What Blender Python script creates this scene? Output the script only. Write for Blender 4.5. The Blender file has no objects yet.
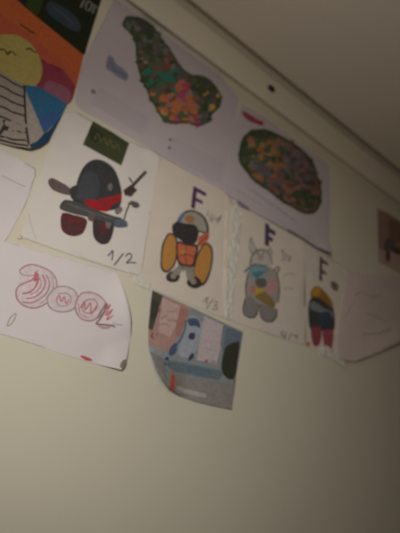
import bpy, bmesh, math, random
from mathutils import Matrix, Vector, noise

random.seed(11)
scene = bpy.context.scene
COL = scene.collection

# ------------------------------------------------------------------ camera
D = 0.69            # camera to wall
CZ = 1.30           # camera height
F = 408.55          # focal length in pixels of the 400x533 frame
CX, CY = 200.0, 266.5
R = Matrix(((0.81207491, -0.37425585, -0.4477353),
            (-0.56504778, -0.31261218, -0.76354085),
            (0.14579212, 0.87304421, -0.46533694)))

cam = bpy.data.cameras.new('camera')
cam.sensor_fit = 'HORIZONTAL'
cam.sensor_width = 36.0
cam.lens = F / 400.0 * 36.0
cam.clip_start = 0.01
cam.dof.use_dof = True
cam.dof.focus_distance = 0.52
cam.dof.aperture_fstop = 4.2
camo = bpy.data.objects.new('camera', cam)
COL.objects.link(camo)
camo.matrix_world = Matrix.Translation((0, -D, CZ)) @ R.to_4x4()
scene.camera = camo


def W(px, py, d=D):
    """photo point -> (x, z) on the plane at distance d in front of the camera"""
    v = R @ Vector((px - CX, -(py - CY), -F))
    return Vector((v.x / v.y * d, CZ + v.z / v.y * d))


# ------------------------------------------------------------------ materials
MATS = {}


def lin(c):
    c /= 255.0
    return c / 12.92 if c <= 0.04045 else ((c + 0.055) / 1.055) ** 2.4


def mat(name, rgb, rough=0.75, vary=0.08, scale=60.0, bump=0.0, spec=0.25, alpha=1.0):
    if name in MATS:
        return MATS[name]
    m = bpy.data.materials.new(name)
    m.use_nodes = True
    nt = m.node_tree
    b = nt.nodes['Principled BSDF']
    tc = nt.nodes.new('ShaderNodeTexCoord')
    nz = nt.nodes.new('ShaderNodeTexNoise')
    nz.inputs['Scale'].default_value = scale
    nz.inputs['Detail'].default_value = 5
    nt.links.new(tc.outputs['Object'], nz.inputs['Vector'])
    rp = nt.nodes.new('ShaderNodeValToRGB')
    c = [lin(x) for x in rgb]
    rp.color_ramp.elements[0].position = 0.3
    rp.color_ramp.elements[1].position = 0.7
    rp.color_ramp.elements[0].color = (*[x * (1 - vary) for x in c], 1)
    rp.color_ramp.elements[1].color = (*[min(1, x * (1 + vary)) for x in c], 1)
    nt.links.new(nz.outputs['Fac'], rp.inputs['Fac'])
    nt.links.new(rp.outputs['Color'], b.inputs['Base Color'])
    b.inputs['Roughness'].default_value = rough
    b.inputs['Specular IOR Level'].default_value = spec
    b.inputs['Alpha'].default_value = alpha
    if bump:
        bp = nt.nodes.new('ShaderNodeBump')
        bp.inputs['Strength'].default_value = bump
        bp.inputs['Distance'].default_value = 0.002
        nt.links.new(nz.outputs['Fac'], bp.inputs['Height'])
        nt.links.new(bp.outputs['Normal'], b.inputs['Normal'])
    MATS[name] = m
    return m


def ink(rgb, vary=0.11, rough=0.7):
    return mat('ink_%d_%d_%d' % tuple(rgb), rgb, rough, vary, 140.0)


M_WALL = mat('cream_wall_paint', (226, 219, 198), 0.8, 0.015, 5.0, 0.05)
M_CEIL = mat('ceiling_paint', (228, 219, 202), 0.85, 0.015, 4.0, 0.05)
M_TRIM = mat('trim_paint', (228, 220, 200), 0.7, 0.02, 6.0, 0.03)
M_GAP = mat('gap_shadow_board', (120, 108, 90), 0.9)
M_PAPER = mat('white_paper', (232, 222, 222), 0.8, 0.02, 25.0)
M_PAPER_W = mat('white_drawing_paper', (230, 222, 214), 0.8, 0.02, 25.0)
M_PAPER_T = mat('warm_drawing_paper', (228, 216, 202), 0.8, 0.03, 25.0)
M_MAP = mat('map_paper', (207, 196, 201), 0.55, 0.02, 25.0)
M_BACK = mat('pink_grey_paper', (224, 208, 202), 0.7, 0.03, 30.0, 0.5)


# ------------------------------------------------------------------ mesh helpers
def link(name, bm, mats, parent=None, smooth=False):
    me = bpy.data.meshes.new(name)
    bm.to_mesh(me)
    bm.free()
    for m in (mats if isinstance(mats, (list, tuple)) else [mats]):
        me.materials.append(m)
    if smooth:
        for p in me.polygons:
            p.use_smooth = True
    o = bpy.data.objects.new(name, me)
    COL.objects.link(o)
    if parent is not None:
        o.parent = parent
    return o


def tag(o, label, cat, group=None):
    o['label'] = label
    o['category'] = cat
    if group:
        o['group'] = group
    return o


def box_bm(x0, x1, y0, y1, z0, z1, bev=0.0):
    bm = bmesh.new()
    bmesh.ops.create_cube(bm, size=1)
    for v in bm.verts:
        v.co = Vector((x0 + (v.co.x + .5) * (x1 - x0), y0 + (v.co.y + .5) * (y1 - y0), z0 + (v.co.z + .5) * (z1 - z0)))
    if bev:
        bmesh.ops.bevel(bm, geom=bm.edges[:], offset=bev, segments=3, affect='EDGES', profile=0.5)
    return bm


def struct(name, bm, m, smooth=False):
    o = link(name, bm, m, None, smooth)
    o['kind'] = 'structure'
    return o


def catmull(pts, closed=True, n=6):
    out = []
    N = len(pts)
    rng = range(N) if closed else range(N - 1)
    for i in rng:
        if closed:
            p0, p1, p2, p3 = pts[i - 1], pts[i], pts[(i + 1) % N], pts[(i + 2) % N]
        else:
            p0, p1, p2, p3 = pts[max(i - 1, 0)], pts[i], pts[i + 1], pts[min(i + 2, N - 1)]
        for k in range(n):
            t = k / n
            out.append(tuple(0.5 * (2 * p1[a] + (p2[a] - p0[a]) * t + (2 * p0[a] - 5 * p1[a] + 4 * p2[a] - p3[a]) * t * t
                                    + (3 * p1[a] - p0[a] - 3 * p2[a] + p3[a]) * t ** 3) for a in (0, 1)))
    if not closed:
        out.append(tuple(pts[-1]))
    return out


def ell(cx, cy, rx, ry, rot=0, n=22):
    a = math.radians(rot)
    return [(cx + rx * math.cos(t) * math.cos(a) - ry * math.sin(t) * math.sin(a),
             cy + rx * math.cos(t) * math.sin(a) + ry * math.sin(t) * math.cos(a))
            for t in [2 * math.pi * k / n for k in range(n)]]


def dense(bm, step):
    """cut a flat mesh lying in XZ into cells so it can be bent"""
    xs = [v.co.x for v in bm.verts]
    zs = [v.co.z for v in bm.verts]
    for lo, hi, ax in ((min(xs), max(xs), 0), (min(zs), max(zs), 2)):
        k = math.ceil(lo / step + 1e-6)
        while k * step < hi - 1e-6:
            co = Vector((0, 0, 0)); co[ax] = k * step
            no = Vector((0, 0, 0)); no[ax] = 1
            bmesh.ops.bisect_plane(bm, geom=bm.verts[:] + bm.edges[:] + bm.faces[:], dist=1e-6, plane_co=co, plane_no=no)
            k += 1


def fill(bm, pts, mi=0):
    vs = [bm.verts.new((p.x, 0, p.y)) for p in (W(*q) for q in pts)]
    f = bm.faces.new(vs)
    f.material_index = mi
    r = bmesh.ops.triangulate(bm, faces=[f])
    return r['faces']


def ribbon(bm, pts, w, mi=0):
    """a pen stroke of width w (metres) along photo points"""
    P = [W(*q) for q in pts]
    P = [p for i, p in enumerate(P) if i == 0 or (p - P[i - 1]).length > 1e-5]
    L, Rr = [], []
    for i, p in enumerate(P):
        d = (P[min(i + 1, len(P) - 1)] - P[max(i - 1, 0)])
        d = d.normalized() if d.length > 1e-7 else Vector((1, 0))
        n = Vector((-d.y, d.x)) * w * 0.5
        L.append(bm.verts.new((p.x + n.x, 0, p.y + n.y)))
        Rr.append(bm.verts.new((p.x - n.x, 0, p.y - n.y)))
    for i in range(len(P) - 1):
        f = bm.faces.new((L[i], Rr[i], Rr[i + 1], L[i + 1]))
        f.material_index = mi


class Sheet:
    """one sheet of paper on the wall: outline in photo points, small lifts and curls off the wall"""
    def __init__(self, name, pts, m, layer, label, cat, group=None, curls=(), wave=0.0004, thick=0.0002, lines=(), ridges=(), step=0.009, flat=None, e0=0.15):
        self.e0 = e0
        self.flat = flat
        self.step = step
        self.layer, self.curls, self.wave, self.lines = layer, curls, wave, lines
        self.k = 0
        self.pen = 1.0
        self.ridges = ridges
        bm = bmesh.new()
        fill(bm, pts)
        bmesh.ops.recalc_face_normals(bm, faces=bm.faces[:])
        dense(bm, self.step)
        bmesh.ops.remove_doubles(bm, verts=bm.verts[:], dist=1e-6)
        for v in bm.verts:
            v.co.y = -self.off(v.co.x, v.co.z)
        for f in bm.faces:
            if f.normal.y > 0:
                f.normal_flip()
        self.o = link(name, bm, m, None, True)
        md = self.o.modifiers.new('thickness', 'SOLIDIFY')
        md.thickness = thick
        md.offset = -1
        tag(self.o, label, cat, group)

    def off(self, x, z):
        k = 1.0
        if self.flat:                     # sheet settles back onto the wall towards its lower edge
            z0, z1 = W(*self.flat[0]).y, W(*self.flat[1]).y
            k = max(0.0, min(1.0, (z - z0) / (z1 - z0)))
        h = 0.0003 + self.layer * 0.0006 * k
        h += self.wave * (1 + math.sin(19 * x + 7 * z + self.layer) * math.cos(23 * z - 9 * x + 2 * self.layer)) * 0.5
        for (px, py, r, hh) in self.curls:
            p = W(px, py)
            d = math.hypot(x - p.x, z - p.y)
            if d < r:
                t = 1 - d / r
                h += hh * t * t * (3 - 2 * t)
        for (a, b, w, hh) in self.lines:      # lift growing towards the edge a-b within width w
            A, B = W(*a), W(*b)
            u = (B - A).normalized()
            q = Vector((x, z)) - A
            s = abs(q.x * -u.y + q.y * u.x)
            e = min(1, max(0, q.dot(u) / (B - A).length))
            if s < w:
                h += hh * (1 - s / w) ** 2 * (math.sin(math.pi * (self.e0 + (1 - 2 * self.e0) * e)))
        for (a, b, wl, wr, hh) in self.ridges:   # a standing crease: gentle on the left, steep on the right
            A, B = W(*a), W(*b)
            u = (B - A).normalized()
            q = Vector((x, z)) - A
            s = q.x * -u.y + q.y * u.x
            e = q.dot(u) / (B - A).length
            env = max(0.0, min(1.0, (e + 0.1) / 0.25)) * max(0.0, min(1.0, (1.45 - e) / 0.6))
            wd = wr if s > 0 else wl
            if abs(s) < wd:
                h += hh * env * (1 - abs(s) / wd) ** 1.3
        return h

    def part(self, name, shapes, mats, label=None):
        """printed or drawn part: shapes = list of ('f', pts, mi) or ('s', pts, width, mi)"""
        self.k += 1
        bm = bmesh.new()
        for i, s in enumerate(shapes):
            b2 = bmesh.new()
            if s[0] == 'f':
                fill(b2, s[1], s[2])
            else:
                ribbon(b2, s[1], s[2] * self.pen, s[3])
            dense(b2, self.step)
            for v in b2.verts:
                v.co.y = -(self.off(v.co.x, v.co.z) + 0.00006 + 0.00004 * self.k + (0.00003 if len(shapes) < 60 else 0.0004) * (i / max(1, len(shapes))))
            for f in b2.faces:
                if f.normal.y > 0:
                    f.normal_flip()
            me = bpy.data.meshes.new('t')
            b2.to_mesh(me)
            b2.free()
            bm.from_mesh(me)
            bpy.data.meshes.remove(me)
        o = link(name, bm, mats, self.o)
        if label:
            o['label'] = label
        return o


def sm(pts, n=5):
    return catmull(pts, True, n)


def op(pts, n=5):
    return catmull(pts, False, n)


# ------------------------------------------------------------------ the room shell
ZC = W(268, 67, D - 0.034 - 0.009).y          # ceiling height
P_TRIM = 0.034                               # how far the trim board stands off the wall
ztop = ZC - 0.003
zfront = W(222, 66, D - P_TRIM).y            # lower front edge of the trim board
X0, X1 = -2.2, 3.2
# plastered wall, very slightly bellied out towards its foot
bm = bmesh.new()
prof = [(0, ZC + 0.15), (0, 0.95), (-0.0015, 0.7), (-0.005, 0.35), (-0.006, 0.0), (0.12, 0.0), (0.12, ZC + 0.15)]
a = [bm.verts.new((X0, y, z)) for y, z in prof]
b = [bm.verts.new((X1, y, z)) for y, z in prof]
for i in range(len(prof)):
    j = (i + 1) % len(prof)
    bm.faces.new((a[i], a[j], b[j], b[i]))
bm.faces.new(a)
bm.faces.new(b[::-1])
bmesh.ops.recalc_face_normals(bm, faces=bm.faces[:])
struct('wall_back', bm, M_WALL)
# trim board with rounded lower edge
bm = bmesh.new()
prof = [(-0.001, zfront + 0.010), (-P_TRIM + 0.011, zfront + 0.010), (-P_TRIM + 0.011, zfront + 0.003), (-P_TRIM + 0.009, zfront), (-P_TRIM + 0.006, zfront),
        (-P_TRIM + 0.001, zfront + 0.004), (-P_TRIM, zfront + 0.010), (-P_TRIM, ztop - 0.016), (-P_TRIM + 0.003, ztop - 0.006), (-P_TRIM + 0.010, ztop), (0, ztop), (0, zfront + 0.010)]
a = [bm.verts.new((X0, y, z)) for y, z in prof]
b = [bm.verts.new((X1, y, z)) for y, z in prof]
for i in range(len(prof)):
    j = (i + 1) % len(prof)
    bm.faces.new((a[i], a[j], b[j], b[i]))
bm.faces.new(a)
bm.faces.new(b[::-1])
bmesh.ops.recalc_face_normals(bm, faces=bm.faces[:])
struct('trim_1', bm, M_TRIM)
# ceiling with a narrow open joint along the trim board
GAP = 0.015
bm = bmesh.new()
prof = [(-P_TRIM - GAP - 0.008, ZC), (-P_TRIM - GAP - 0.002, ZC + 0.0025), (-P_TRIM - GAP, ZC + 0.009), (-P_TRIM - GAP, ZC + 0.02),
        (0, ZC + 0.02), (0, ZC + 0.10), (-2.6, ZC + 0.10), (-2.6, ZC)]
a = [bm.verts.new((X0, y, z)) for y, z in prof]
b = [bm.verts.new((X1, y, z)) for y, z in prof]
for i in range(len(prof)):
    j = (i + 1) % len(prof)
    bm.faces.new((a[i], a[j], b[j], b[i]))
bmesh.ops.recalc_face_normals(bm, faces=bm.faces[:])
struct('ceiling', bm, M_CEIL)

# dark screw head on the trim board
sx = W(271, 89, D - P_TRIM)
bm = bmesh.new()
prof = [(0.0, -0.0008), (0.003, -0.0034), (0.0052, -0.0026), (0.0058, -0.0010), (0.0058, 0.002)]
rings = []
for r_, y_ in prof[1:]:
    rings.append([bm.verts.new((r_ * math.cos(t), y_, r_ * math.sin(t))) for t in [2 * math.pi * k / 16 for k in range(16)]])
c_ = bm.verts.new((0, -0.0030, 0))
for k in range(16):
    bm.faces.new((c_, rings[0][k], rings[0][(k + 1) % 16]))
    for q in range(3):
        bm.faces.new((rings[q][k], rings[q + 1][k], rings[q + 1][(k + 1) % 16], rings[q][(k + 1) % 16]))
bmesh.ops.recalc_face_normals(bm, faces=bm.faces[:])
screw = link('screw', bm, mat('dark_screw_metal', (62, 54, 45), 0.9), None, True)
screw.scale = (2.3, 2.0, 2.0)
screw.location = (sx.x, -P_TRIM, sx.y)
tag(screw, 'small dark screw head in the pale trim board under the ceiling', 'screw')
sl = link('screw_slot', box_bm(-0.0042, 0.0042, -0.0037, -0.0028, -0.0006, 0.0006), mat('slot_black', (12, 10, 9), 0.6), screw)

# ------------------------------------------------------------------ park maps
def rnd_blobs(outline, n, rmin, rmax, pick, inside_scale=1.0):
    xs = [p[0] for p in outline]; ys = [p[1] for p in outline]
    def inside(x, y):
        c = False
        j = len(outline) - 1
        for i in range(len(outline)):
            xi, yi = outline[i]; xj, yj = outline[j]
            if (yi > y) != (yj > y) and x < (xj - xi) * (y - yi) / (yj - yi) + xi:
                c = not c
            j = i
        return c
    out = []
    while len(out) < n:
        x, y = random.uniform(min(xs), max(xs)), random.uniform(min(ys), max(ys))
        if not inside(x, y):
            continue
        r = random.uniform(rmin, rmax)
        m = random.randint(5, 8)
        ph = random.random() * 6
        pts = [(x + r * random.uniform(.6, 1.25) * math.cos(ph + 2 * math.pi * k / m),
                y + r * random.uniform(.5, 1.15) * math.sin(ph + 2 * math.pi * k / m)) for k in range(m)]
        out.append(('f', pts, pick(x, y)))
    return out


PAL = [ink(c) for c in ((80, 92, 66), (100, 108, 84), (92, 84, 91), (122, 124, 125), (58, 134, 116), (206, 128, 78), (200, 84, 124),
                        (210, 168, 100), (140, 90, 84), (112, 100, 107), (70, 86, 58), (162, 146, 146), (100, 116, 144), (194, 124, 120))]
MAPG = 'printed maps pinned under the trim board'
map1 = Sheet('park_map', [(117, -6), (150, 7), (188, 39), (216, 72), (239, 99), (231, 150), (224, 192), (190, 172), (150, 149), (112, 127), (82, 110), (76, 105), (75, 99), (84, 60), (100, 30)],
             M_MAP, 1, 'large pale map sheet with a long winding green and orange island', 'map', MAPG)
out1 = sm([(123, 26), (127, 19), (133, 18), (143, 20), (153, 28), (163, 42), (172, 54), (181, 68), (192, 76), (203, 77), (213, 84), (220, 96), (219, 106),
           (212, 113), (207, 122), (197, 125), (186, 122), (175, 123), (163, 119), (158, 111), (152, 101), (147, 90), (140, 74), (137, 58), (136, 44), (131, 34)], 4)


def pick1(x, y):
    r = random.random()
    if y < 52:
        return random.choice((0, 10, 2, 3, 3, 1, 9, 2, 10))
    if y < 72 and x < 175:
        return random.choice((0, 2, 9, 8, 8, 3, 11, 10, 1))
    if 68 < y < 92 and x < 178:
        return 4 if r < .6 else random.choice((0, 1, 3, 8))
    if x > 200 and y > 72:
        return random.choice((0, 10, 1, 2, 0, 7, 9, 10))
    if x > 192 and y < 96:
        return random.choice((0, 10, 1, 2, 8))
    if 172 < x < 192 and 84 < y < 104:
        return random.choice((6, 6, 5, 13, 11))
    if y > 82:
        return random.choice((5, 5, 5, 13, 7, 1, 6, 1, 8))
    return random.choice((0, 1, 8, 10, 9))


map1.part('island_print', [('f', out1, 0)] + rnd_blobs(out1, 420, 2.2, 5.2, pick1) + [('s', out1 + [out1[0]], 0.006, 10)], PAL, 'dark green, teal, orange and pink printed island')
map1.part('badge_print', [('f', sm([(108, 56), (113, 58), (116, 64), (124, 70), (128, 76), (126, 81), (119, 78), (111, 72), (106, 68)]), 0),
                          ('s', op([(110, 62), (114, 70), (122, 74), (126, 78)]), 0.003, 1)], [ink((140, 144, 168)), ink((98, 108, 142))], 'small blue printed badge')
GR = ink((166, 155, 163))
tl = []
for k in range(8):
    dx, dy = -1.6 * k + 0, 3.4 * k
    tl.append(('s', [(99 + dx * .7, 88 + dy * .62), (124 + dx * .7, 104 + dy * .62), (150 + dx * .7, 120 + dy * .62)], 0.0013, 0))
for k in range(8):
    tl.append(('s', [(172 - k * .7, 137 + k * 2.6), (198 - k * .7, 151 + k * 2.6), (224 - k * .6, 164 + k * 2.6)], 0.0013, 0))
map1.part('text_block', tl, GR, 'faint grey lines of small print')
for q_ in (ell(93, 92, 2.6, 2.0, 40), ell(170, 140, 1.6, 1.6), ell(169, 148, 1.4, 1.8)):
    map1.part('emblem_print', [('f', q_, 0)], ink((150, 116, 98)))

PAL2 = [ink(c) for c in ((76, 88, 64), (92, 102, 78), (92, 86, 92), (120, 121, 123), (62, 110, 100), (170, 118, 80), (160, 84, 110),
                        (168, 140, 92), (138, 92, 86), (116, 105, 110), (66, 82, 56), (136, 122, 124), (92, 106, 130), (164, 110, 106))]
map2 = Sheet('park_map', [(241, 104), (262, 116), (290, 137), (318, 157), (326, 163), (329, 169), (329, 215), (328, 257), (312, 247), (280, 228), (250, 211), (224, 194), (228, 160), (234, 128)],
             M_MAP, 2, 'smaller pale map sheet with a rounded green kidney shaped island', 'map', MAPG,
             curls=[(328, 256, 0.07, 0.010)], lines=[((255, 214), (328, 257), 0.05, 0.007)])
out2 = sm([(240, 152), (243, 140), (251, 133), (263, 131), (276, 135), (290, 143), (302, 151), (312, 163), (316, 176), (320, 190), (319, 203), (313, 212), (302, 212), (291, 206),
           (280, 200), (268, 190), (256, 182), (246, 171), (240, 162)], 4)


def pick2(x, y):
    r = random.random()
    edge = min(abs(x - 240), 1e9)
    if x < 248 or y < 139:
        return random.choice((0, 1, 10, 0))
    if x > 296 and y > 190:
        return random.choice((0, 0, 10, 1, 13, 8))
    if x < 266 and 160 < y < 184:
        return random.choice((12, 0, 1, 8, 5, 3))
    if x < 283 and y < 168:
        return random.choice((5, 7, 1, 5, 0, 11))
    if x > 283 and y < 182:
        return random.choice((9, 11, 2, 13, 9, 3, 8))
    if y > 178:
        return random.choice((13, 8, 13, 8, 9, 0, 10))
    return random.choice((5, 8, 0, 9, 13))


map2.part('island_print', [('f', out2, 0)] + rnd_blobs(out2, 380, 1.8, 4.2, pick2) + [('s', out2 + [out2[0]], 0.010, 10), ('f', ell(263, 170, 6.5, 5.0, 20), 12), ('f', ell(263.5, 170, 3.6, 2.8, 20), 8)], PAL2, 'rounded dark green, orange and pink printed island')
map2.part('badge_print', [('f', sm([(242, 111), (250, 115), (256, 119), (263, 122), (262, 126), (255, 124), (248, 121), (243, 116)]), 0)], ink((172, 74, 92)), 'small red printed badge')
map2.part('dark_edge', [('s', op([(286, 230.5), (300, 239), (314, 248), (327, 255.5)]), 0.0050, 0)], ink((58, 56, 84)), 'dark blue lower border with drawn-in shading of the lifted edge')  # dark border stroke that also carries the lifted edge's shading in its colour
map2.part('text_block', [('s', [(240 + 7 * k, 183 + 5 * k), (252 + 7 * k, 190 + 5 * k)], 0.002, 0) for k in range(1, 8)] + [('s', [(236, 190), (262, 206)], 0.002, 0)], GR, 'faint grey lines of small print')
map2.part('violet_smudge', [('f', sm([(236, 201), (240, 203), (246, 207), (249, 211), (244, 209), (238, 206)]), 0)], ink((138, 128, 152)), 'faint violet smudge')  # faint violet smudge near the sheet's lower left corner

# ------------------------------------------------------------------ coloured poster and dark print, top left
poster = Sheet('landscape_painting', [(-60, -65), (6, -12), (45, 24), (84, 54), (80, 72), (76, 88), (70, 100), (64, 112), (56, 128), (48, 143), (40, 149), (29, 152.5), (14, 149), (-4, 143), (-30, 134), (-75, 115)],
               ink((164, 152, 142)), 1, 'bright painted landscape with orange sky and yellow sun, below the dark green print', 'painting',
               curls=[(30, 154, 0.07, 0.012)])
poster.part('upper_sky', [('f', [(-60, -64.5), (6, -11.5), (45, 24.5), (83.8, 54.3), (80, 72), (76, 88), (60, 88), (20, 70), (-60, 40)], 0)], ink((206, 104, 58)), 'orange painted sky')
sky = ink((198, 96, 70))
poster.part('lower_sky', [('f', [(-60, -32), (0, 12), (40, 44), (78, 76), (76, 88), (70, 100), (40, 88), (0, 60), (-60, 20)], 0)], sky, 'red painted sky')
poster.part('violet_hill', [('f', sm([(41, 60), (50, 66), (60, 68), (72, 82), (75, 90), (69, 104), (56, 100), (40, 90), (36, 82)]), 0), ('f', sm([(46, 82), (58, 84), (70, 92), (68, 104), (56, 101), (44, 94)]), 1)],
            [ink((150, 62, 80)), ink((154, 98, 118))], 'violet painted hill')
poster.part('sun', [('f', sm([(-50, 10), (-20, 26), (0, 35), (14, 35), (27, 41), (37, 53), (42, 68), (40, 80), (33, 87), (20, 83), (0, 73), (-50, 48)]), 0)], ink((188, 170, 98)), 'yellow painted sun')
poster.part('blue_slope', [('f', [(23, 85), (38, 87), (54, 96), (67, 105), (58, 121), (44, 134), (33, 108)], 0), ('f', [(38, 118), (52, 112), (62, 112), (50, 128), (44, 134)], 1)], [ink((54, 112, 152)), ink((64, 98, 152))], 'blue painted slope')
poster.part('grey_slope', [('f', [(24, 92), (33, 108), (43, 135), (36, 144), (28, 148), (24, 120)], 0)], ink((178, 166, 158)), 'pale grey painted slope')
poster.part('navy_border', [('f', [(43, 135), (50, 130), (64, 112), (56, 128), (48, 143), (40, 149), (29, 152.5), (28, 148.5), (36, 144)], 0)], ink((40, 72, 104)), 'dark blue border')
st = [('f', [(-55, 40), (0, 72), (24, 86), (25, 100), (28, 148), (29, 152.3), (14, 149), (-4, 143), (-30, 134), (-75, 115)], 0)]
for k in range(7):
    y = 76 + k * 10.2
    st.append(('s', op([(-50, y - 20 + k * 1.2), (0, y), (12, y + 7 - k * .4), (25, y + 13 - k * 1.1)]), 0.0042, 1))
st.append(('s', op([(-40, 127), (0, 141), (14, 146.5), (27, 149.5)]), 0.004, 1))
st.append(('s', op([(24, 86), (25, 110), (27, 148)]), 0.004, 1))
st.append(('f', sm([(-2, 124), (5, 120), (5, 126), (11, 128), (9, 133), (4, 131), (0, 136), (-4, 130)]), 1))
poster.part('striped_field', st, [ink((168, 156, 146)), ink((62, 56, 55))], 'grey field with dark painted stripes')
BK = ink((44, 38, 34))
poster.part('bird_stroke', [('s', op([(-6, 54), (0, 50), (5, 51), (7, 55), (11, 52), (16, 56)]), 0.003, 0)], BK)
poster.part('bird_stroke', [('s', op([(20, 25), (25, 28), (30, 32), (35, 34)]), 0.0035, 0)], BK)
poster.part('bird_stroke', [('s', op([(26, 50), (30, 49), (33, 52), (37, 53)]), 0.003, 0)], BK)
poster.part('bird_stroke', [('s', op([(48, 65), (53, 66), (58, 70), (63, 71)]), 0.0022, 0)], ink((110, 40, 40)))

dark = Sheet('picture_print', [(-10, -28), (14, -2), (30, 12), (57, 34), (84, 56), (92, 30), (101, 1), (108, -24), (60, -60)], ink((34, 42, 26)), 2,
             'dark green printed picture with pale letters above the orange painting', 'print', curls=[(84, 56, 0.04, 0.003)])
dark.part('vehicle_print', [('f', sm([(46, 8), (50, 2), (60, 6), (72, 14), (80, 24), (79, 32), (70, 30), (58, 22), (50, 16)]), 0), ('s', op([(52, 8), (62, 14), (74, 26)]), 0.004, 1)], [ink((62, 74, 88)), ink((84, 96, 112))], 'blue grey printed shape')
dark.part('leaf_print', [('f', sm([(26, 6), (32, -4), (44, -6), (40, 10), (36, 16)]), 0)], ink((58, 74, 34)), 'green printed leaf')
PL = ink((148, 147, 134))
dark.part('letter', [('s', [(84.5, -1), (80.5, 8)], 0.0042, 0)], PL, 'pale letter')
dark.part('letter', [('s', op([(90, 2), (87, 3), (85.5, 8), (87, 11), (90, 9.5), (91.5, 5), (90, 2)]), 0.0038, 0)], PL, 'pale letter')
dark.part('letter', [('s', [(91.5, 4), (98.5, 9)], 0.004, 0), ('s', [(95, 6.5), (92, 14)], 0.004, 0)], PL, 'pale letter')

# ------------------------------------------------------------------ small white sheets at the left
left = Sheet('paper_sheet', [(-70, 122), (-20, 143), (0, 151), (20, 160), (34, 169), (35, 174), (30, 191), (25, 206), (12, 230), (0, 250), (-20, 262), (-90, 235)], M_PAPER, 1,
             'blank white paper sheet cut off by the left edge, below the painting', 'paper', curls=[(34, 170, 0.05, 0.004)])
left.part('pencil_line', [('s', op([(2, 176), (14, 182), (25, 187)]), 0.0011, 0)], ink((150, 140, 144)), 'faint pencil line')

# ------------------------------------------------------------------ drawings
DG = 'figure drawings in the middle row'
d1 = Sheet('drawing', [(65, 112), (78, 113), (100, 126), (125, 139), (146, 149), (155, 154), (159, 160), (157, 172), (150, 213), (143, 262), (139, 276), (110, 268), (70, 255), (36, 243), (21, 238), (27, 215), (34, 190), (51, 147)],
           M_PAPER_W, 2, 'white drawing of a black and red figure with a dark green card on top', 'drawing', DG,
           curls=[(158, 156, 0.05, 0.006)])
d1.part('green_card', [('f', [(92.5, 121.5), (111, 132), (129, 143.5), (121, 166), (101, 155), (82.5, 145)], 0),
                       ('f', sm([(90, 128), (98, 130), (104, 137), (98, 143), (90, 140)]), 2),
                       ('s', op([(94, 140), (98, 134), (100, 142), (104, 138), (107, 146), (110, 140), (113, 149), (117, 145), (119, 152)]), 0.0016, 1),
                       ('s', op([(108, 134), (116, 139), (124, 144)]), 0.002, 2)], [ink((72, 78, 52)), ink((122, 122, 82)), ink((56, 62, 42))], 'dark green card with scribbled pale letters')
# generic dark coat, scarf, boots and tools
DK = ink((66, 66, 67)); DK2 = ink((76, 79, 84)); BR = ink((110, 94, 90)); RD = ink((176, 36, 44)); MR = ink((104, 52, 56)); LG = ink((128, 120, 116)); BL = ink((96, 104, 120))
c = lambda x, y: (40 + x / 3.636, 145 + y / 3.636)
C = lambda L: [c(*p) for p in L]
d1.part('coat', [('f', sm(C([(118, 200), (125, 165), (142, 110), (165, 72), (200, 54), (240, 64), (270, 92), (288, 135), (296, 180), (288, 225), (250, 240), (180, 238), (130, 225)])), 0),
                 ('f', sm(C([(128, 176), (150, 120), (172, 96), (205, 110), (215, 150), (205, 192), (165, 202), (136, 198)])), 1),
                 ('f', sm(C([(245, 150), (258, 140), (262, 158), (252, 168)])), 2)], [DK, DK2, LG], 'black rounded coat shape')
d1.part('scarf', [('f', sm(C([(158, 206), (190, 200), (230, 195), (292, 182), (290, 208), (262, 216), (248, 242), (215, 240), (180, 226)])), 0),
                  ('s', op(C([(200, 198), (230, 215), (250, 240)])), 0.003, 1), ('s', op(C([(235, 205), (265, 200), (290, 198)])), 0.0025, 1)], [RD, DK], 'bright red scarf shape')
d1.part('boot', [('f', sm(C([(80, 250), (120, 255), (166, 270), (166, 300), (150, 326), (115, 333), (84, 318), (74, 290)])), 0), ('s', op(C([(82, 282), (120, 296), (155, 300)])), 0.003, 1), ('s', op(C([(85, 305), (115, 315), (145, 316)])), 0.003, 1)], [MR, DK], 'dark red striped boot')
d1.part('boot', [('f', sm(C([(196, 268), (230, 275), (266, 282), (264, 320), (248, 356), (220, 362), (196, 340), (190, 305)])), 0), ('f', sm(C([(215, 285), (240, 290), (240, 320), (222, 325)])), 1), ('f', sm(C([(238, 280), (258, 285), (250, 305), (240, 300)])), 2)], [ink((72, 60, 60)), MR, LG], 'dark brown boot')
d1.part('beam', [('f', sm(C([(70, 230), (86, 202), (120, 206), (190, 232), (262, 258), (296, 268), (290, 288), (250, 284), (180, 266), (100, 246)]), 4), 0), ('s', op(C([(100, 215), (180, 244), (270, 272)])), 0.003, 1), ('f', C([(175, 245), (200, 252), (192, 282), (172, 274)]), 2)], [ink((84, 82, 82)), ink((112, 108, 104)), BR], 'long grey beam shape')
d1.part('handle_bar', [('f', sm(C([(28, 135), (40, 122), (62, 130), (100, 152), (116, 172), (105, 184), (70, 176), (40, 160)])), 0), ('f', sm(C([(108, 160), (135, 150), (130, 195), (112, 195)])), 1)], [BR, DK], 'brown rounded bar end')
d1.part('rod', [('s', op(C([(308, 182), (340, 145), (384, 98)])), 0.0065, 0), ('f', C([(302, 165), (330, 145), (352, 165), (330, 190), (306, 184)]), 1), ('s', op(C([(322, 120), (335, 140)])), 0.004, 0)], [ink((66, 60, 62)), ink((80, 62, 56))], 'short dark rod shape')
d1.part('rod', [('s', op(C([(298, 300), (310, 250), (330, 205)])), 0.003, 0), ('s', op(C([(318, 218), (340, 212), (356, 224)])), 0.005, 1), ('f', sm(C([(330, 205), (356, 212), (358, 228), (336, 228)])), 1)], [ink((70, 66, 70)), ink((98, 90, 92))], 'thin dark rod shape')
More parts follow.
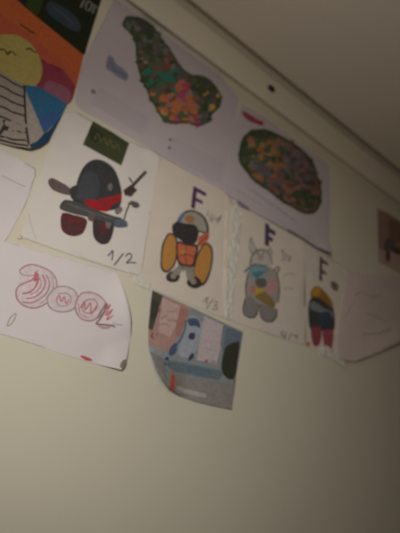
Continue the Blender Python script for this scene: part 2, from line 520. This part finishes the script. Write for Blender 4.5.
d1.part('buckle', [('f', sm(C([(268, 280), (286, 270), (312, 278), (316, 298), (290, 302), (270, 298)])), 0), ('f', sm(C([(270, 240), (292, 225), (298, 240), (280, 255)])), 1)], [BL, LG], 'blue grey buckle shape')
q = lambda x, y: (100 + x / 6.67, 240 + y / 6.67)
Q = lambda L: [q(*p) for p in L]
INK = ink((62, 56, 56))
d1.part('digit', [('s', op(Q([(48, 108), (66, 92), (82, 74), (80, 105), (76, 138)])), 0.0024, 0)], INK, 'handwritten 1')
d1.part('slash', [('s', op(Q([(152, 92), (122, 132), (90, 172)])), 0.0024, 0)], INK, 'handwritten slash')
d1.part('digit', [('s', op(Q([(168, 112), (186, 94), (206, 100), (204, 124), (172, 154), (200, 152), (238, 156)])), 0.0024, 0)], INK, 'handwritten 2')
d1.part('pencil_mark_fold', [('s', op([(17, 238.5), (20, 239.2), (22, 237), (20, 235.8)]), 0.0012, 0), ('s', op([(28, 214), (31, 226), (36, 240)]), 0.0014, 1)], [ink((178, 166, 154)), ink((204, 194, 186))], 'faint pencil mark and drawn-in fold shading')  # pencil mark, plus a stroke tinting in the shade of the corner fold

d2 = Sheet('drawing', [(150, 148), (165, 158), (190, 171), (224, 190), (240, 199), (239, 215), (234, 260), (228, 320), (200, 309), (170, 297), (140, 284), (130, 276), (138, 230)],
           M_PAPER_T, 0, 'cream drawing of an orange figure with grey helmet, between the black and rabbit eared figures', 'drawing', DG)
e = lambda x, y: (150 + x / 3.81, 180 + y / 3.81)
E_ = lambda L: [e(*p) for p in L]
PU = ink((92, 62, 104)); OC = ink((198, 142, 76)); OR = ink((206, 112, 80)); GL = ink((168, 164, 152)); LN = ink((72, 64, 60))


def letter_F(sheet, stem, top, mid, w, m=PU):
    return sheet.part('letter', [('s', stem, w, 0), ('s', top, w, 0), ('s', mid, w * 0.85, 0)], m, 'violet capital F')


letter_F(d2, [(195.5, 187), (194, 197), (192.8, 208.5)], [(193, 188.5), (199, 191), (206, 195)], [(193, 198.5), (197, 200), (202.5, 202.8)], 0.0112)
d2.part('side_panel', [('f', sm(E_([(70, 203), (97, 213), (106, 245), (104, 290), (90, 332), (64, 354), (42, 340), (39, 300), (47, 243)])), 1), ('f', sm(E_([(72, 210), (93, 218), (100, 246), (98, 288), (86, 326), (64, 346), (47, 332), (45, 298), (53, 246)])), 0)], [OC, LN], 'ochre long oval on the left')
d2.part('side_panel', [('f', sm(E_([(205, 241), (231, 249), (240, 285), (233, 342), (214, 391), (190, 405), (168, 387), (164, 345), (176, 288)])), 1), ('f', sm(E_([(206, 248), (226, 256), (233, 286), (227, 340), (208, 384), (190, 396), (174, 380), (170, 344), (182, 290)])), 0)], [OC, LN], 'ochre long oval on the right')
d2.part('boot', [('f', sm(E_([(64, 360), (90, 345), (112, 358), (106, 384), (82, 390), (62, 380)])), 0), ('f', sm(E_([(84, 350), (112, 325), (126, 330), (108, 364)])), 1), ('f', sm(E_([(76, 362), (92, 356), (98, 372), (84, 378)])), 1)], [ink((70, 62, 58)), ink((158, 148, 138))], 'grey boot shape')
d2.part('boot', [('f', sm(E_([(140, 385), (160, 362), (190, 380), (196, 402), (172, 414), (146, 404)])), 0), ('f', sm(E_([(136, 345), (162, 340), (168, 372), (146, 384)])), 1), ('f', sm(E_([(152, 380), (168, 374), (176, 392), (160, 398)])), 1)], [ink((66, 58, 54)), ink((158, 148, 138))], 'grey boot shape')
d2.part('trousers', [('f', sm(E_([(105, 318), (140, 326), (168, 335), (160, 352), (138, 346), (118, 340)])), 0), ('s', op(E_([(120, 328), (128, 342), (124, 352)])), 0.0015, 1)], [ink((150, 140, 130)), LN])
d2.part('vest', [('f', sm(E_([(100, 238), (135, 240), (182, 250), (176, 290), (168, 328), (135, 330), (104, 312)])), 1),
                 ('f', sm(E_([(106, 245), (135, 250), (174, 258), (168, 290), (160, 320), (135, 322), (110, 306)])), 0),
                 ('s', op(E_([(112, 290), (140, 284), (170, 296)])), 0.0022, 1), ('s', op(E_([(138, 250), (134, 285), (140, 320)])), 0.002, 1), ('f', sm(E_([(118, 268), (134, 264), (132, 280), (120, 284)])), 2)], [OR, LN, OC], 'orange vest shape')
d2.part('helmet', [('f', sm(E_([(96, 190), (104, 150), (132, 120), (168, 116), (205, 138), (222, 175), (220, 210), (190, 200), (150, 190)])), 1),
                   ('f', sm(E_([(102, 186), (110, 154), (135, 127), (167, 123), (199, 143), (214, 177), (212, 200), (185, 192), (150, 182)])), 0),
                   ('f', sm(E_([(98, 172), (106, 146), (124, 128), (132, 132), (120, 150), (112, 172)])), 2), ('f', sm(E_([(134, 140), (158, 136), (170, 150), (158, 164), (136, 158)])), 3)], [GL, LN, ink((92, 122, 158)), ink((178, 122, 82))], 'grey rounded helmet shape')
d2.part('dark_patch', [('f', sm(E_([(84, 176), (100, 160), (130, 166), (170, 172), (184, 200), (176, 236), (150, 248), (118, 232), (88, 206)])), 0)], ink((64, 58, 58)), 'black patch')
d2.part('strap', [('f', E_([(178, 250), (186, 215), (216, 200), (226, 208), (220, 230), (190, 255)]), 0), ('s', op(E_([(180, 252), (200, 230), (222, 214)])), 0.0016, 1)], [OR, LN], 'orange strap')
PEN = ink((120, 110, 108))
d2.part('signature', [('s', op([(207, 209.5), (208, 213), (206, 216)]), 0.002, 0), ('s', op([(211, 214), (209, 217), (212, 218), (213, 214), (211.5, 222), (209, 220)]), 0.0018, 0), ('s', op([(215, 216), (216, 219), (219, 218), (221, 216), (217, 224)]), 0.0022, 0), ('s', op([(208, 219), (214, 220.5), (221, 220.5)]), 0.0014, 0)], PEN, 'small pencil scribble')
d2.part('digit', [('s', op([(203, 302), (206, 299), (207.5, 297.5), (206, 305)]), 0.0020, 0)], PEN, 'handwritten 1')
d2.part('slash', [('s', [(213, 299), (209, 304), (206, 309.5)], 0.0018, 0)], PEN, 'handwritten slash')
d2.part('digit', [('s', op([(213, 302), (216, 301.5), (217, 303.5), (214.5, 305.5), (217, 307), (216, 309.5), (212, 309)]), 0.0018, 0)], PEN, 'handwritten 3')

d3 = Sheet('drawing', [(226, 191), (250, 209), (280, 226), (304, 241), (302, 262), (299, 300), (298, 322), (301, 336), (306, 346), (280, 338), (250, 328), (222, 318), (230, 260), (236, 210)],
           M_PAPER_T, 1, 'cream drawing of a pale grey rabbit eared figure right of the torn tape', 'drawing', DG, curls=[(304, 246, 0.05, 0.002)])
d3.pen = 1.35
g = lambda x, y: (225 + x / 3.547, 200 + y / 3.553)
G_ = lambda L: [g(*p) for p in L]
G1 = ink((146, 140, 137)); G2 = ink((202, 193, 184)); TE = ink((92, 138, 150)); YE = ink((202, 168, 66)); PK = ink((206, 150, 150)); OL = ink((150, 126, 78))
d3.part('ear', [('f', G_([(90, 136), (98, 150), (112, 178), (100, 192), (88, 186)]), 0), ('s', op(G_([(90, 134), (86, 165), (92, 192)])), 0.0016, 1), ('s', op(G_([(90, 134), (102, 160), (114, 180)])), 0.0016, 1)], [G2, LN])
d3.part('ear', [('f', G_([(156, 170), (168, 185), (166, 205), (154, 200)]), 0), ('s', op(G_([(150, 196), (158, 170), (168, 192)])), 0.0016, 1)], [G2, LN])
d3.part('hood', [('f', sm(G_([(86, 235), (92, 200), (112, 180), (140, 178), (160, 198), (164, 228), (150, 244), (110, 236)])), 0), ('s', op(G_([(88, 232), (94, 200), (114, 180), (140, 178), (160, 198), (166, 228)])), 0.0024, 1), ('s', op(G_([(112, 186), (122, 200), (120, 214)])), 0.0022, 1), ('s', op(G_([(138, 182), (130, 200), (134, 214)])), 0.0018, 1)], [G2, LN], 'pale grey hood shape')
d3.part('body', [('f', sm(G_([(82, 250), (110, 240), (160, 240), (182, 262), (190, 310), (186, 360), (150, 380), (100, 370), (74, 345), (76, 295)])), 0), ('s', op(G_([(182, 258), (192, 310), (186, 365)])), 0.0026, 1), ('s', op(G_([(80, 262), (72, 310), (74, 345)])), 0.0026, 1), ('s', op(G_([(182, 262), (192, 245), (186, 238), (172, 252)])), 0.0024, 1), ('s', op(G_([(68, 258), (78, 246), (84, 240)])), 0.003, 1)], [ink((172, 163, 158)), LN], 'grey body shape')
d3.part('teal_patch', [('f', G_([(82, 240), (104, 230), (144, 236), (152, 250), (112, 284), (90, 268)]), 0), ('f', G_([(92, 258), (148, 252), (112, 282)]), 1), ('s', G_([(80, 242), (104, 229), (146, 235), (154, 250)]), 0.0020, 2)], [ink((128, 166, 172)), TE, LN], 'teal patch')
d3.part('chest_patch', [('f', sm(G_([(110, 282), (140, 280), (146, 305), (120, 312), (108, 300)])), 0), ('f', sm(G_([(150, 300), (175, 285), (180, 315), (165, 335), (148, 322)])), 1), ('f', sm(G_([(88, 310), (104, 308), (104, 330), (90, 332)])), 2)], [ink((110, 104, 102)), PK, ink((198, 132, 120))], 'grey and pink patch')
d3.part('yellow_patch', [('f', G_([(108, 310), (138, 318), (142, 345), (125, 352), (106, 342)]), 0), ('f', G_([(138, 325), (168, 352), (178, 372), (172, 392), (140, 370), (108, 348), (104, 340)]), 1)], [YE, OL], 'yellow patch and olive belt')
d3.part('boot', [('f', sm(G_([(70, 350), (90, 344), (110, 360), (114, 395), (100, 416), (78, 412), (64, 395)])), 0), ('s', op(G_([(70, 350), (62, 395), (76, 414), (100, 418), (114, 400), (116, 372)])), 0.0022, 1)], [G1, LN], 'grey boot shape')
d3.part('boot', [('f', sm(G_([(126, 372), (150, 378), (178, 388), (180, 412), (164, 430), (138, 428), (124, 408)])), 0), ('s', op(G_([(122, 372), (124, 410), (140, 430), (166, 432), (182, 412), (182, 385)])), 0.0022, 1)], [G1, LN], 'grey boot shape')
letter_F(d3, [(267, 224), (266.6, 234), (266.4, 246)], [(266, 229), (270, 231), (275, 234)], [(266, 237), (270, 239), (272.5, 240.5)], 0.0112, ink((92, 70, 100)))
d3.part('signature', [('s', op(G_([(198, 184), (206, 180), (204, 200), (214, 206)])), 0.0022, 0), ('s', op(G_([(212, 190), (220, 200), (232, 204), (224, 216)])), 0.0022, 0), ('s', op(G_([(196, 216), (214, 212), (232, 218)])), 0.0014, 0)], PEN, 'small pencil scribble')
d3.part('pencil_line', [('s', op(G_([(204, 274), (222, 262), (246, 266)])), 0.0013, 0), ('s', op(G_([(208, 318), (226, 312), (244, 318)])), 0.0011, 0)], ink((150, 132, 122)), 'faint pencil line')
d3.part('digit', [('s', op([(282, 331), (281, 335), (285, 336.5)]), 0.0024, 0), ('s', op([(285.5, 332), (284, 339)]), 0.0024, 0)], PEN, 'handwritten 4')
d3.part('slash', [('s', [(291, 333.5), (288, 339)], 0.0022, 0)], PEN, 'handwritten slash')
d3.part('digit', [('s', op([(293, 335.5), (297, 336), (295.5, 339)]), 0.0022, 0)], PEN, 'handwritten mark')

d4 = Sheet('drawing', [(298, 236), (330, 258), (352, 272), (356, 276), (354, 320), (350, 362), (343, 360), (330, 355), (316, 350), (306, 346), (296, 340), (297, 280)],
           M_PAPER_T, 0, 'cream drawing of a small figure with yellow top and red legs, partly under the map', 'drawing', DG)
h = lambda x, y: (290 + x / 3.636, 240 + y / 3.638)
H_ = lambda L: [h(*p) for p in L]
d4.part('shirt', [('f', sm(H_([(68, 230), (84, 205), (120, 210), (150, 232), (160, 265), (162, 315), (150, 335), (110, 330), (74, 325), (66, 280)])), 0), ('f', H_([(70, 232), (84, 222), (128, 250), (156, 262), (158, 284), (118, 268), (74, 252)]), 1), ('f', sm(H_([(105, 270), (140, 262), (152, 290), (130, 315), (106, 305)])), 2)], [ink((76, 74, 76)), ink((134, 138, 140)), ink((66, 82, 98))], 'dark grey shirt shape')
d4.part('cap', [('f', sm(H_([(74, 205), (80, 178), (98, 168), (118, 180), (140, 205), (156, 236), (148, 246), (122, 222), (96, 208)])), 0), ('f', sm(H_([(80, 198), (86, 178), (100, 172), (110, 186), (100, 204)])), 1)], [ink((160, 118, 62)), ink((204, 150, 62))], 'yellow and tan cap shape')
d4.part('trouser_leg', [('f', sm(H_([(78, 320), (110, 318), (114, 345), (106, 380), (88, 386), (78, 360)])), 0)], ink((158, 76, 88)), 'red trouser leg')
d4.part('trouser_leg', [('f', sm(H_([(118, 330), (155, 330), (154, 380), (142, 408), (126, 400), (120, 365)])), 0)], ink((172, 84, 96)), 'red trouser leg')
letter_F(d4, [(321, 257), (320.6, 268), (320.4, 281)], [(320, 260), (324, 262), (327.6, 264.5)], [(320, 270), (323, 272), (326, 274)], 0.0112, ink((92, 66, 92)))
d4.part('smudge', [('f', sm(H_([(148, 152), (166, 155), (176, 172), (168, 186), (152, 176)])), 0)], ink((128, 116, 112)), 'grey pencil smudge')
d4.part('orange_spot', [('f', sm(H_([(52, 374), (64, 370), (74, 378), (66, 387), (54, 384)])), 0)], ink((220, 136, 84)), 'orange crayon spot')

d5 = Sheet('paper_sheet', [(346, 272), (365, 274), (400, 276), (430, 280), (440, 300), (430, 322), (400, 342), (384, 350), (368, 357), (354, 362), (340, 361), (334, 350), (335, 334), (341, 300)],
           M_BACK, 2, 'crinkled pale sheet with faint pencil lines at the right end of the row', 'paper', curls=[(338, 364, 0.05, 0.003)],
           lines=[((352, 364), (432, 322), 0.07, 0.007)], wave=0.0035)
d5.part('pencil_line', [('s', op([(354, 296), (362, 292), (370, 297), (380, 296)]), 0.0016, 0), ('s', op([(364, 314), (376, 317), (386, 322)]), 0.0016, 0), ('s', op([(362, 334), (376, 334), (390, 329)]), 0.0022, 0)], ink((150, 134, 128)), 'faint pencil line')
d5.part('pencil_line', [('s', op([(344, 318), (350, 306), (354, 300)]), 0.002, 0)], ink((186, 166, 158)), 'faint pencil line')

card = Sheet('picture_print', [(377, 208), (388, 213), (402, 222), (430, 240), (428, 290), (400, 273), (378, 262)], mat('brown_pink_print', (196, 172, 162), 0.7, 0.03, 25.0), 0,
             'brown picture print cut off by the right edge, below the trim board', 'print')
card.part('brown_print', [('f', [(377.5, 209), (388, 214), (402, 223), (430, 241), (428, 270), (400, 254), (378, 249)], 0), ('f', sm([(388, 222), (394, 220), (402, 226), (402, 240), (392, 242)]), 1)], [ink((164, 136, 118)), ink((136, 110, 94))], 'brown printed area')
card.part('grey_print', [('f', sm([(385, 241), (389, 238), (394, 241), (393, 249), (388, 253), (384, 249)]), 0), ('f', sm([(393, 246), (402, 250), (402, 255), (394, 253)]), 1)], [ink((104, 104, 108)), ink((104, 80, 64))], 'blue grey printed shape')
card.part('stem_print', [('f', sm([(386, 252), (390, 253), (390, 260), (387.5, 262.5), (385.5, 259)]), 0)], ink((112, 88, 80)), 'dark printed stem')

# ------------------------------------------------------------------ lettering sheet, lower left
PAPERD = M_PAPER
do = Sheet('lettering_drawing', [(-50, 225), (-10, 236), (6, 242), (40, 252), (80, 263), (115, 272.5), (119, 286), (123.5, 303), (128.5, 320), (130.5, 335), (127.5, 352), (123, 366), (120, 370.5), (90, 363), (50, 350), (20, 340), (0, 334), (-60, 310)],
           PAPERD, 3, 'white sheet with red and pink bubble lettering, right edge curling off the wall', 'drawing',
           curls=[(121, 367, 0.05, 0.008)], step=0.004, e0=0.0, flat=((60, 350), (60, 268)), lines=[((115, 271), (130.5, 338), 0.055, 0.016)])
P1 = ink((192, 142, 150)); P2 = ink((202, 116, 128)); P3 = ink((180, 160, 164)); do.pen = 1.25; PF = ink((226, 210, 212))
do.part('letter', [('f', sm([(19, 271), (31, 265), (50, 272), (56, 281), (55, 292), (48, 302), (36, 308), (24, 306), (17, 299), (16, 291), (19, 283), (20, 276)]), 3), ('s', op([(19, 271), (24, 267), (31, 265), (40, 267), (50, 272), (56, 281), (55, 292), (48, 302), (36, 308), (24, 306), (17, 299), (16, 291), (19, 286), (25, 283)]), 0.0022, 0),
                   ('s', op([(19, 271), (22, 275), (29, 276), (35, 275), (37, 271)]), 0.0018, 2),
                   ('s', op([(25, 283), (32, 280), (37, 274), (38, 279), (36, 286), (30, 292), (22, 294)]), 0.0022, 1),
                   ('s', op([(46, 275), (49, 283), (47, 292), (40, 299), (31, 303), (22, 302)]), 0.0020, 0),
                   ('s', op([(42, 275), (45, 283), (42, 291), (35, 297), (26, 299)]), 0.0018, 1),
                   ('s', op([(38, 276), (41, 284), (37, 291), (30, 295)]), 0.0016, 2),
                   ('s', op([(35, 272), (36, 277), (34, 281), (38, 279), (36, 285)]), 0.0026, 1),
                   ('s', op([(52, 277), (53, 288), (48, 297), (40, 304)]), 0.0014, 2)], [P1, P2, P3, PF], 'bubble letter D in pink and red')
do.part('letter', [('f', sm([(57, 287), (66, 287), (75, 292), (77, 301), (72, 310), (60, 312), (50, 308), (47, 299), (51, 292)]), 2), ('s', op([(57, 287), (66, 287), (75, 292), (77, 301), (72, 310), (60, 312), (50, 308), (47, 299), (51, 292), (57, 287)]), 0.0020, 0),
                   ('s', op([(59, 294), (67, 294), (71, 299), (68, 305), (60, 306), (56, 301), (59, 294)]), 0.0016, 0), ('s', op([(56, 300), (59, 296), (61, 302), (64, 297), (66, 304), (69, 299)]), 0.0016, 1)], [P3, P2, PF], 'bubble letter o in grey and pink')
do.part('letter', [('f', sm([(82, 293), (92, 293), (101, 298), (105, 307), (100, 316), (90, 321), (80, 318), (75, 309), (77, 299)]), 2), ('s', op([(82, 293), (92, 293), (101, 298), (105, 307), (100, 316), (90, 321), (80, 318), (75, 309), (77, 299), (82, 293)]), 0.0022, 0),
                   ('s', op([(86, 300), (94, 300), (97, 306), (93, 312), (85, 313), (82, 307), (86, 300)]), 0.0018, 0), ('s', op([(80, 308), (84, 302), (85, 310), (90, 303), (91, 314), (96, 306)]), 0.0018, 1), ('s', op([(78, 303), (80, 314), (88, 318)]), 0.0014, 0)], [P1, P2, PF], 'bubble letter o in pink')
do.part('letter', [('s', op([(97, 318), (103, 308), (106, 304), (104, 312), (99, 320), (96, 324), (104, 325), (112, 326), (114, 328)]), 0.0024, 0),
                   ('s', op([(104, 312), (109, 305), (105, 316), (111, 310), (106, 320), (112, 316)]), 0.0018, 1), ('s', op([(98, 326), (104, 328), (110, 327)]), 0.004, 2), ('s', op([(112, 323), (116, 325), (121, 326)]), 0.0013, 3)], [ink((150, 112, 116)), P2, ink((206, 168, 172)), P3], 'scribbled last letter in pink')
do.part('red_mark', [('f', sm([(80, 356), (84, 356), (92, 359.5), (91, 361), (85, 360)]), 0)], ink((208, 92, 98)), 'red crayon mark')
do.part('pencil_loop', [('s', op([(7, 326), (9, 320), (13, 315), (16, 314), (14, 320), (10, 325), (7, 326)]), 0.0013, 0)], ink((176, 160, 150)), 'faint pencil loop')
do.part('corner_smudge', [('f', sm([(118, 367), (120, 362), (124, 360), (124, 364), (121, 369)]), 0)], ink((140, 130, 120)), 'grey smudged corner')

# ------------------------------------------------------------------ photo print, lower middle
ph = Sheet('photo_print', [(152, 290), (163, 295), (190, 307), (215, 319), (243, 332), (240, 350), (236, 375), (231.5, 410), (215, 407), (195, 402), (176, 395), (163, 388), (155, 379), (151, 370), (148, 350), (148, 325), (150, 305)],
           ink((152, 158, 162)), 1, 'glossy photo print of pink buildings and blue shapes, alone on the lower wall', 'photo',
           curls=[(152, 384, 0.08, 0.022)])
ph.part('dark_doorway', [('f', [(152, 290.5), (162.5, 296), (161, 318), (159, 333), (148, 329), (150, 308)], 0), ('f', [(152, 299), (158.5, 302), (157, 320), (150.5, 318)], 1)], [ink((86, 82, 72)), ink((70, 68, 60))], 'dark doorway')
ph.part('pink_wall', [('f', [(162.5, 296), (190, 308), (186, 318), (178, 335), (172, 352), (160, 350), (148, 344), (148, 329), (159, 333)], 0), ('f', [(162, 298), (180, 306), (176, 325), (170, 337), (158, 332)], 1), ('f', [(180, 306), (189, 311), (180, 335), (175, 338), (176, 325)], 2)],
        [ink((186, 148, 138)), ink((204, 174, 166)), ink((180, 130, 120))], 'pink building wall')
ph.part('wall_script', [('s', op([(161, 319), (166, 316), (168, 321), (172, 320), (177, 322)]), 0.0014, 0), ('s', op([(160, 325), (165, 324), (170, 326)]), 0.0013, 0), ('s', op([(166, 311), (172, 312), (176, 310)]), 0.0012, 0)], ink((128, 108, 104)), 'thin dark script')
BB = ink((84, 96, 126)); LB = ink((172, 178, 188))
ph.part('blue_figure', [('f', sm([(186, 320), (194, 316), (202, 324), (204, 336), (196, 350), (190, 358), (180, 356), (178, 350), (184, 334)]), 0), ('f', sm([(187, 320), (192, 318), (198, 320), (200, 328), (195, 326), (190, 326)]), 1), ('f', sm([(190, 333), (195, 334), (193, 340), (188, 338)]), 2), ('f', sm([(172, 345), (176, 343), (176, 352), (170, 356), (168, 352)]), 1), ('f', sm([(189, 356), (193, 353), (193, 358), (188, 361)]), 2), ('s', op([(186, 320), (184, 332), (176, 346)]), 0.003, 1), ('f', sm([(162, 360), (167, 357), (166, 365), (161, 366)]), 2)], [LB, BB, ink((76, 74, 100))], 'blue and white shape')
ph.part('white_wall', [('f', [(204, 316), (223, 325), (221, 345), (216, 364), (196, 360), (201, 342), (205, 330)], 0), ('s', op([(203, 347), (210, 350), (217, 351)]), 0.0012, 1), ('f', ell(206, 361, 1.5, 1.5), 2), ('f', ell(213, 362, 2, 1.5), 1)], [ink((206, 192, 194)), ink((180, 160, 160)), ink((170, 84, 84))], 'pale wall')
ph.part('blue_roof', [('f', [(223, 325), (242, 333), (240, 345), (228, 346), (222, 352), (220, 345)], 0), ('s', [(225, 327), (221, 352)], 0.002, 1)], [ink((116, 128, 144)), ink((150, 168, 174))], 'grey blue wall')
ph.part('dark_tree', [('f', sm([(224, 350), (230, 344), (239, 343), (237, 362), (234, 378), (226, 378), (221, 368)]), 0)], ink((66, 66, 54)), 'dark tree shape')
ph.part('blue_band', [('f', [(160, 360), (180, 362), (200, 366), (222, 371), (221, 380), (212, 379), (190, 375), (166, 370)], 0), ('f', sm([(166, 363), (190, 366), (210, 371), (206, 376), (184, 372), (168, 368)]), 1), ('f', ell(223, 380, 4, 3), 2)], [ink((122, 136, 144)), ink((110, 128, 140)), ink((156, 164, 164))], 'grey blue band')
ph.part('pavement', [('f', [(152, 369), (168, 372), (192, 378), (222, 383), (234, 383), (231.6, 409), (215, 406), (195, 401), (176, 394), (163, 387), (155, 378)], 0), ('f', [(149, 352), (160, 358), (163, 372), (160, 383), (154, 377), (151, 369)], 1)], [ink((160, 152, 148)), ink((136, 134, 132))], 'grey pavement')
ph.part('red_flag', [('f', [(168, 374), (172, 376), (170.5, 384), (171, 392), (165, 388.5), (167, 383)], 0)], ink((216, 92, 72)), 'red flag')
ph.part('caption_strip', [('f', [(175, 386), (190, 390), (206, 394), (205, 398), (190, 395), (174, 390)], 0)], ink((190, 188, 182)), 'pale caption strip')

# ------------------------------------------------------------------ tape
def tape_mat():
    m = mat('clear_tape', (252, 248, 236), 0.25, 0.03, 120.0, 0.8, 0.8, 0.65)
    return m


def tape(pts, layer, label, amp, px=None):
    bm = bmesh.new()
    fill(bm, pts)
    dense(bm, 0.003)
    bmesh.ops.remove_doubles(bm, verts=bm.verts[:], dist=1e-6)
    for v in bm.verts:
        n = noise.noise(Vector((v.co.x * 150, layer, v.co.z * 90))) * 1.6
        v.co.y = -(0.0003 + layer * 0.0006 + 0.0009 + amp * (0.5 + 0.5 * n))
    for f in bm.faces:
        if f.normal.y > 0:
            f.normal_flip()
    o = link('tape_strip', bm, tape_mat(), None, True)
    md = o.modifiers.new('thickness', 'SOLIDIFY')
    md.thickness = 0.0002
    md.offset = 1
    return tag(o, label, 'tape', 'clear tape pieces on the drawings')


tape([(231, 206), (239, 207), (241, 214), (238, 222), (240, 232), (236, 248), (237, 258), (233, 276), (233, 290), (230, 304), (230, 320), (225, 319), (223, 312), (226, 298), (225, 284), (229, 268), (228, 254), (232, 240), (231, 224)], 1.4,
     'long crumpled clear tape joining the orange figure and rabbit eared drawings', 0.0035)
tape([(319, 349), (324, 345), (332, 350), (340, 353), (347, 359), (344, 368), (337, 364), (329, 358), (320, 356)], 2.6, 'torn grey tape piece under the red legged figure', 0.003)
tape([(132, 277), (140, 275), (150, 282), (149, 290), (140, 287), (133, 283)], 0.4, 'small yellowed tape piece at the lower left corner of the orange figure drawing', 0.0012)

# ------------------------------------------------------------------ light
lamp = bpy.data.lights.new('room_lamp', 'POINT')
lamp.shadow_soft_size = 0.07
lamp.energy = 2.6
lamp.color = (1.0, 0.95, 0.89)
lo = bpy.data.objects.new('room_lamp', lamp)
COL.objects.link(lo)
lo.location = (-0.05, -0.72, 1.66)

spot = bpy.data.lights.new('wall_fill_spot', 'SPOT')  # unseen spot added to brighten the papers at the left
spot.shadow_soft_size = 0.05
spot.energy = 15.0
spot.color = (1.0, 0.97, 0.92)
spot.spot_size = math.radians(72)
spot.spot_blend = 1.0
so = bpy.data.objects.new('wall_fill_spot', spot)
COL.objects.link(so)
so.location = (-0.26, -0.80, 1.50)
tp = W(150, 338)
so.rotation_euler = (Vector((tp.x, 0, tp.y)) - so.location).to_track_quat('-Z', 'Y').to_euler()

up = bpy.data.lights.new('ceiling_fill_spot', 'SPOT')  # unseen upward spot, added only to brighten the ceiling
up.shadow_soft_size = 0.12
up.energy = 7.0
up.color = (1.0, 0.92, 0.82)
up.spot_size = math.radians(120)
up.spot_blend = 1.0
uo = bpy.data.objects.new('ceiling_fill_spot', up)
COL.objects.link(uo)
uo.location = (0.0, -1.15, 1.55)
uo.rotation_euler = (Vector((0.2, -0.5, ZC)) - uo.location).to_track_quat('-Z', 'Y').to_euler()

w = bpy.data.worlds.new('world')
scene.world = w
w.use_nodes = True
bg = w.node_tree.nodes['Background']
bg.inputs['Color'].default_value = (1.0, 0.70, 0.48, 1)
bg.inputs['Strength'].default_value = 0.026

vs = scene.view_settings
scene.display_settings.display_device = 'sRGB'
vs.view_transform = 'Standard'
vs.look = 'None'
vs.exposure = 0.0
vs.gamma = 1.0
vs.use_curve_mapping = False
